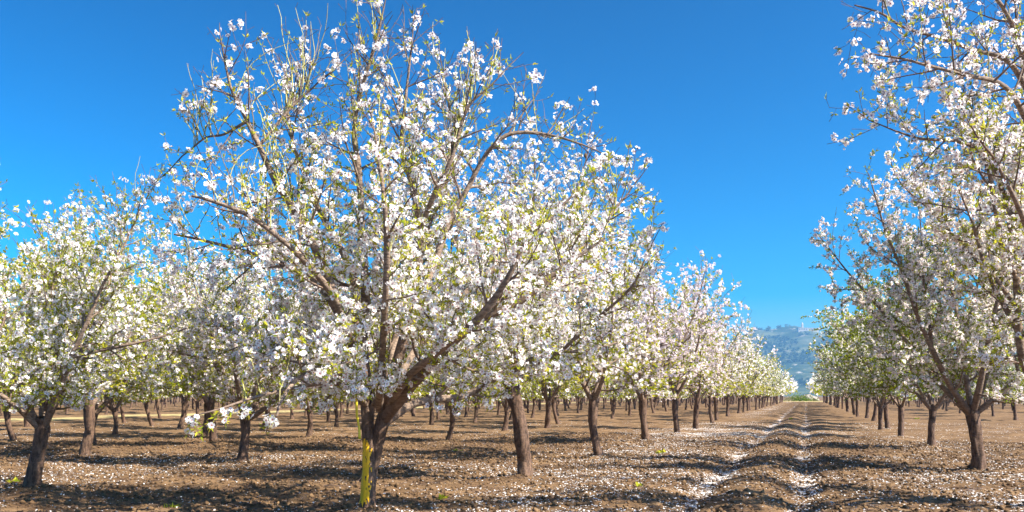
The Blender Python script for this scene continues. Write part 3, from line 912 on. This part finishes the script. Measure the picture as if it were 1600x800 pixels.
# fallen petals
rng = np.random.default_rng(5)
xs, ys = [], []
for n_, r0, r1 in ((700000, 6.5, 20), (1000000, 20, 45)):
    x, y = wedge(n_, r0, r1, rng)
    kp = rng.random(n_) < petal_field(x, y) * (1.0 if r1 < 30 else 0.75) * (1 if r1 < 30 else np.clip((48 - np.hypot(x, y)) / 20, 0, 1)); xs.append(x[kp]); ys.append(y[kp])
x = np.concatenate(xs); y = np.concatenate(ys); k = len(x); print('petals', k)
c = np.stack([x, y, height(x, y) + 0.010], 1)
u, w, n_ = frames(rng.normal(size=(k, 3)) * np.array([.38, .38, .1]) + np.array([0, 0, 1]), rng)
s = rng.uniform(0.006, 0.0135, k)[:, None]
PVt = np.stack([c - u * s - w * s * .6, c + u * s * .9 - w * s * .8, c + u * s + w * s * .7, c - u * s * .7 + w * s * .8], 1)
fp_me = build_mesh('fallen_petals', PVt.reshape(-1, 3), [(np.arange(k * 4).reshape(-1, 4), 0)], [PETAL],
                   {"petal_r": ('POINT', np.full(k * 4, 0.9)), "tint": ('FACE', rng.random(k))})
tag(link('fallen_petals', fp_me), 'white fallen petals strewn over the brown soil and lying thick in the ruts', 'petals', None, 'stuff')

# clods of soil
x, y = wedge(110000, 6.5, 28, rng)
k = len(x); sz = np.exp(rng.normal(-4.35, 0.6, k)).clip(0.004, 0.05)
oct_v = np.array([(1, 0, 0), (0, 1, 0), (-1, 0, 0), (0, -1, 0), (0, 0, .75), (.1, 0, -.6)])
oct_f = np.array([(0, 1, 4), (1, 2, 4), (2, 3, 4), (3, 0, 4), (1, 0, 5), (2, 1, 5), (3, 2, 5), (0, 3, 5)])
u, w, n_ = frames(rng.normal(size=(k, 3)) * .4 + np.array([0, 0, 1]), rng)
jit = rng.uniform(0.6, 1.3, (k, 6, 1))
L = (oct_v[None, :, 0, None] * u[:, None] + oct_v[None, :, 1, None] * w[:, None] + oct_v[None, :, 2, None] * n_[:, None]) * jit * sz[:, None, None]
c = np.stack([x, y, height(x, y) + sz * 0.2], 1)
cl = build_mesh('soil_clods', (c[:, None] + L).reshape(-1, 3), [(((np.arange(k) * 6)[:, None, None] + oct_f[None]).reshape(-1, 3), 0)], [SOIL])
tag(link('soil_clods', cl), 'small brown clods of tilled earth on the ground', 'soil', None, 'stuff')

# dry twig litter
x, y = wedge(22000, 6.5, 28, rng); T_ = Tubes()
z = height(x, y)
rl = random.Random(3)
for i in range(len(x)):
    a = rl.random() * PI; L = rl.uniform(0.04, 0.22); r_ = rl.uniform(0.0015, 0.004)
    d = Vector((math.cos(a), math.sin(a), rl.gauss(0, .12))); p = Vector((x[i], y[i], z[i] + 0.012))
    T_.add([p - d * L / 2, p + rvec(rl, .006), p + d * L / 2], [r_, r_, r_ * .5], 3)
tag(link('twig_litter', T_.mesh('twig_litter', BARK)), 'dry brown twigs littering the tilled soil', 'twigs', None, 'stuff')

# fallen dry branches that can be told apart
for px, py, L, lab in ((505, 762, .55, 'dry fallen branch on the soil left of the yellow-painted trunk'), (1500, 768, .5, 'dry fallen branch on shaded soil below the dark forked trunk'),
                       (800, 738, .4, 'dry fallen twig by the foot of the crooked reddish trunk')):
    g = ground_at(px, py); T_ = Tubes(); rl = random.Random(px); a = rl.random() * 3
    d = Vector((math.cos(a), math.sin(a), .12))
    mp_ = walk(rl, Vector((0, 0, 0.02)), d, L, 6, .12, 0); T_.add(mp_, np.linspace(.008, .003, 7), 6, 0, .3)
    for q in range(4):
        T_.add(walk(rl, mp_[1 + q], d + rvec(rl, .6) + ZUP * .3, L * .4, 3, .15, 0), [.004, .0035, .003, .002], 4)
    o = link('fallen_branch', T_.mesh('fallen_branch', BARK)); o.location = (g.x, g.y, H1(g.x, g.y)); tag(o, lab, 'branch', 'dry fallen branches')

# weeds
for px, py, s, lab in ((22, 754, 1.1, 'bright green weed on the soil at the far left beside the low forked trunk'),
                       (713, 706, .9, 'yellow-green weed on lit soil between the painted and the crooked trunks'),
                       (693, 776, .8, 'small upright weed on petal-strewn soil right of the painted trunk'),
                       (1034, 709, 1.3, 'patch of yellow-green weeds under the petal-covered row edge'),
                       (1236, 657, 1.3, 'green weed growing between the two ruts of the track'),
                       (1000, 765, .8, 'small dark green weed left of the near rut'),
                       (1432, 655, 1.4, 'yellow-green weed clump between trunks of the right row'),
                       (270, 797, .8, 'small green weed at the bottom edge left of the painted trunk')):
    g = ground_at(px, py); rl = np.random.default_rng(px); k = int(34 * s)
    dr = rl.normal(size=(k, 3)) * np.array([.8, .8, .35]) + np.array([0, 0, .55])
    pos = rl.normal(size=(k, 3)) * np.array([.03, .03, 0]) * s
    o = link('weed', leaf_mesh('weed', pos, dr, rl.uniform(.05, .11, k) * s, rl, 1)); o.location = (g.x, g.y, H1(g.x, g.y) - .01)
    tag(o, lab, 'weed', 'weeds on the orchard floor')

# ================================================================== END OF THE TRACK AND THE HILL
m, nt, o_ = new_mat('rock')
b = N(nt, 'ShaderNodeBsdfPrincipled', Roughness=0.9)
nt.links.new(mix_rgb(nt, noise(nt, 1.5, 5), (0.16, 0.13, 0.11), (0.42, 0.37, 0.32)), b.inputs['Base Color']); nt.links.new(b.outputs[0], o_.inputs[0])
ROCK = m
import bmesh
for px, s, lab in ((1262, 1.5, 'larger grey boulder in the heap at the far end of the track'), (1272, 1.1, 'smaller grey boulder beside the heap at the far end of the track')):
    d = 205.0; p = at(px, 627, d)
    bm = bmesh.new(); bmesh.ops.create_icosphere(bm, subdivisions=3, radius=s)
    rl = random.Random(px)
    from mathutils import noise as mn
    for v in bm.verts:
        v.co *= 1 + 0.45 * mn.noise(v.co * 0.9 + Vector((px, 0, 0))) + .12 * mn.noise(v.co * 3); v.co.z *= .7
    me = bpy.data.meshes.new('boulder'); bm.to_mesh(me); bm.free(); me.materials.append(ROCK)
    o = link('boulder', me); o.location = (p.x, p.y, s * .3); tag(o, lab, 'boulder', 'boulders at the end of the track')
p = at(1250, 625, 200)
k = 900; rl = np.random.default_rng(8)
pos = rl.normal(size=(k, 3)) * np.array([1.6, .8, .55]); pos[:, 2] = np.abs(pos[:, 2]) * 1.2
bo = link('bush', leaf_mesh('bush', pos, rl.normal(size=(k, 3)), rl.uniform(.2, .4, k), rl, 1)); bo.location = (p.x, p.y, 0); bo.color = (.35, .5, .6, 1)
tag(bo, 'low green bush at the far end of the track beside the boulders', 'bush')

HD = 2600.0
hill_px = [(700, 618), (850, 600), (980, 566), (1060, 545), (1120, 528), (1160, 519), (1195, 514), (1218, 511), (1240, 507), (1262, 510), (1285, 517), (1320, 528), (1400, 556), (1500, 590), (1600, 612), (1700, 618)]
hx = np.array([q[0] for q in hill_px]); hz = np.array([(HY - q[1]) / F_PX * HD for q in hill_px])
us = np.arange(690, 1710, 3.0); vs = np.linspace(-1, 1, 90)
UU, VV = np.meshgrid(us, vs)
crest = np.interp(UU, hx, hz)
prof = np.where(VV < 0, np.clip(1 + VV, 0, 1) ** 1.15, np.clip(1 - VV, 0, 1))
ZZ = crest * prof + 16 * prof ** .5 * (fbm(UU * .022, VV * 4 + 9, 91, 4) - .5) * np.clip(1 - np.abs(VV), 0.15, 1) * 2.2
ZZ = np.where(np.abs(VV) > .98, -4, ZZ - 1)
dd = HD + VV * 1000.0
lat = (UU - CX) / F_PX * HD
HVx = FWD.x * dd + RGT.x * lat; HVy = FWD.y * dd + RGT.y * lat
nu = len(us)
i = np.arange(len(vs) - 1)[:, None] * nu; j = np.arange(nu - 1)[None]
HF = np.stack([i + j, i + j + 1, i + nu + j + 1, i + nu + j], -1).reshape(-1, 4)
m, nt, o_ = new_mat('hillside')
tc = N(nt, 'ShaderNodeNewGeometry').outputs['Position']
c_ = mix_rgb(nt, ramp(nt, noise(nt, 0.012, 6, tc), 0.42, 0.6), (0.03, 0.05, 0.02), (0.11, 0.12, 0.06))
c_ = mix_rgb(nt, ramp(nt, noise(nt, 0.05, 4, tc), 0.6, 0.7), c_, (0.36, 0.32, 0.25))
b = N(nt, 'ShaderNodeBsdfDiffuse'); nt.links.new(c_, b.inputs[0]); nt.links.new(b.outputs[0], o_.inputs[0])
hill = link('hill', build_mesh('hill', np.stack([HVx, HVy, ZZ], -1).reshape(-1, 3), [(HF, 0)], [m], smooth=True))
tag(hill, 'wooded blue-hazed hill at the end of the track', 'hill', None, 'structure')

# woods on the hill: leaf clumps spread through crowns
k = 8000; rl = np.random.default_rng(12)
ui = rl.integers(0, nu, k); vi = rl.integers(8, 62, k)
bx = HVx[vi, ui]; by = HVy[vi, ui]; bz = ZZ[vi, ui]
kp = fbm(bx * .008, by * .008, 95, 3) > .36; bx, by, bz = bx[kp], by[kp], bz[kp]; k = len(bx)
q = 26; hgt = rl.uniform(5, 11, k)
c = np.stack([bx[:, None] + rl.normal(0, 2.2, (k, q)), by[:, None] + rl.normal(0, 2.2, (k, q)), bz[:, None] + hgt[:, None] * rl.uniform(.1, 1, (k, q))], -1).reshape(-1, 3)
a, b_, _ = frames(rl.normal(size=c.shape) + np.array([0, 0, .8]), rl); s = rl.uniform(1.1, 2.2, len(c))[:, None]
WV = np.stack([c - a * s, c - b_ * s, c + a * s, c + b_ * s], 1).reshape(-1, 3)
wm = m_thin('woodland_leaf', lambda nt: (0.05, 0.075, 0.03), 0.2)
tag(link('hill_woods', build_mesh('hill_woods', WV, [(np.arange(len(WV)).reshape(-1, 4), 0)], [wm])), 'scattered dark woods covering the distant hill', 'woods', None, 'stuff')


def box(bm, x0, x1, y0, y1, z0, z1):
    vs_ = [bm.verts.new((x, y, z)) for z in (z0, z1) for x, y in ((x0, y0), (x1, y0), (x1, y1), (x0, y1))]
    for f in ((0, 3, 2, 1), (4, 5, 6, 7), (0, 1, 5, 4), (1, 2, 6, 5), (2, 3, 7, 6), (3, 0, 4, 7)): bm.faces.new([vs_[t] for t in f])


m, nt, o_ = new_mat('pale_stone')
b = N(nt, 'ShaderNodeBsdfPrincipled', Roughness=0.9)
nt.links.new(mix_rgb(nt, noise(nt, .5, 4), (0.42, 0.37, 0.30), (0.52, 0.47, 0.40)), b.inputs['Base Color']); nt.links.new(b.outputs[0], o_.inputs[0])
STONE = m
m, nt, o_ = new_mat('dark_opening'); b = N(nt, 'ShaderNodeBsdfPrincipled', Roughness=0.3); b.inputs['Base Color'].default_value = (.03, .03, .035, 1); nt.links.new(b.outputs[0], o_.inputs[0]); OPEN = m


def house(px, w, h, dpt, tower, lab):
    ui_ = int(np.argmin(np.abs(us - px))); vi_ = 40
    loc = Vector((HVx[vi_, ui_], HVy[vi_, ui_], ZZ[vi_, ui_] - 1))
    e = link('hill_building', None); e.location = loc; e.rotation_euler.z = TH
    tag(e, lab, 'building', 'buildings on the distant hill crest')
    bm = bmesh.new(); box(bm, -w / 2, w / 2, -dpt / 2, dpt / 2, -4, h); me = bpy.data.meshes.new('wall'); bm.to_mesh(me); bm.free(); me.materials.append(STONE); link('wall', me, e)
    bm = bmesh.new(); box(bm, -w / 2 - .4, w / 2 + .4, -dpt / 2 - .4, dpt / 2 + .4, h, h + .9); me = bpy.data.meshes.new('roof'); bm.to_mesh(me); bm.free(); me.materials.append(STONE); link('roof', me, e)
    for q in range(int(w / 5)):
        bm = bmesh.new(); xx = -w / 2 + 2.5 + q * 5; box(bm, xx - .8, xx + .8, -dpt / 2 - .15, -dpt / 2 - .01, h * .4, h * .75); me = bpy.data.meshes.new('window'); bm.to_mesh(me); bm.free(); me.materials.append(OPEN); link('window', me, e)
    if tower:
        bm = bmesh.new(); box(bm, -2.5, 2.5, -2.5, 2.5, h + .9, h + tower)
        vs_ = [bm.verts.new(c_) for c_ in ((-2.8, -2.8, h + tower + .05), (2.8, -2.8, h + tower + .05), (2.8, 2.8, h + tower + .05), (-2.8, 2.8, h + tower + .05), (0, 0, h + tower + 6))]
        for f in ((0, 1, 4), (1, 2, 4), (2, 3, 4), (3, 0, 4), (3, 2, 1, 0)): bm.faces.new([vs_[t] for t in f])
        me = bpy.data.meshes.new('tower'); bm.to_mesh(me); bm.free(); me.materials.append(STONE); link('tower', me, e)


house(1236, 26, 9, 14, 11, 'pale stone building with a pointed tower on the hill crest')
house(1252, 34, 8, 12, 0, 'long low pale building on the hill crest beside the tower')

# ================================================================== HAZE
bm = bmesh.new(); box(bm, -3800, 3800, -400, 3750, -5, 226); me = bpy.data.meshes.new('haze'); bm.to_mesh(me); bm.free()
m, nt, o_ = new_mat('haze')
pv = N(nt, 'ShaderNodeVolumePrincipled', Density=0.00022, Anisotropy=0.2)
pv.inputs['Color'].default_value = (0.24, 0.58, 1.0, 1); pv.inputs['Density Attribute'].default_value = ''
nt.links.new(pv.outputs[0], o_.inputs['Volume'])
try: m.cycles.homogeneous_volume = True
except Exception: pass
me.materials.append(m)
tag(link('haze', me), 'thin blue haze between the orchard and the hill', 'haze', None, 'stuff')

# ================================================================== LIGHT, SKY, CAMERA
SUN_AZ_REL, SUN_EL = R(113), R(43)             # right of the camera, slightly behind it
sdir = (FWD * math.cos(SUN_AZ_REL) + RGT * math.sin(SUN_AZ_REL)) * math.cos(SUN_EL) + ZUP * math.sin(SUN_EL)
sl = bpy.data.lights.new('sun', 'SUN'); sl.energy = 5.0; sl.angle = R(0.5); sl.color = (1.0, 0.93, 0.81)
so = link('sun', sl); so.rotation_euler = (-sdir).to_track_quat('-Z', 'Y').to_euler()
w = bpy.data.worlds.new('World'); S.world = w; w.use_nodes = True
nt = w.node_tree; nt.nodes.clear()
sky = nt.nodes.new('ShaderNodeTexSky'); sky.sky_type = 'NISHITA'; sky.sun_disc = False
sky.sun_elevation = SUN_EL; sky.sun_rotation = math.atan2(sdir.x, sdir.y)
sky.air_density = 1.0; sky.dust_density = 1.2; sky.ozone_density = 5.0
hs = nt.nodes.new('ShaderNodeHueSaturation'); hs.inputs['Saturation'].default_value = 1.4; hs.inputs['Hue'].default_value = 0.488
gm = nt.nodes.new('ShaderNodeGamma'); gm.inputs[1].default_value = 1.85; hs.inputs['Value'].default_value = 1.0
bg = nt.nodes.new('ShaderNodeBackground'); bg.inputs[1].default_value = 0.0185
ow = nt.nodes.new('ShaderNodeOutputWorld')
nt.links.new(sky.outputs[0], gm.inputs[0]); nt.links.new(gm.outputs[0], hs.inputs['Color']); nt.links.new(hs.outputs[0], bg.inputs[0]); nt.links.new(bg.outputs[0], ow.inputs[0])

cd = bpy.data.cameras.new('camera'); cam = link('camera', cd)
cd.sensor_width = 36; cd.lens = 36 * F_PX / 1600; cd.clip_start = 0.05; cd.clip_end = 20000
cd.shift_y = (HY - 400) / 1600
cam.location = (0, 0, CAM_H); cam.rotation_euler = (PI / 2, 0, TH)
S.camera = cam
S.view_settings.view_transform = 'Standard'; S.view_settings.look = 'None'; S.view_settings.exposure = 1.5; S.view_settings.gamma = 1
S.render.engine = 'CYCLES'
cy = S.cycles
cy.max_bounces = 6; cy.diffuse_bounces = 5; cy.transmission_bounces = 4; cy.glossy_bounces = 1; cy.volume_bounces = 0; cy.transparent_max_bounces = 4
cy.use_denoising = True
try:
    cy.denoiser = 'OPENIMAGEDENOISE'; cy.denoising_input_passes = 'RGB_ALBEDO_NORMAL'; cy.denoising_prefilter = 'ACCURATE'
except Exception: pass
cy.sample_clamp_indirect = 4
S.render.use_persistent_data = False
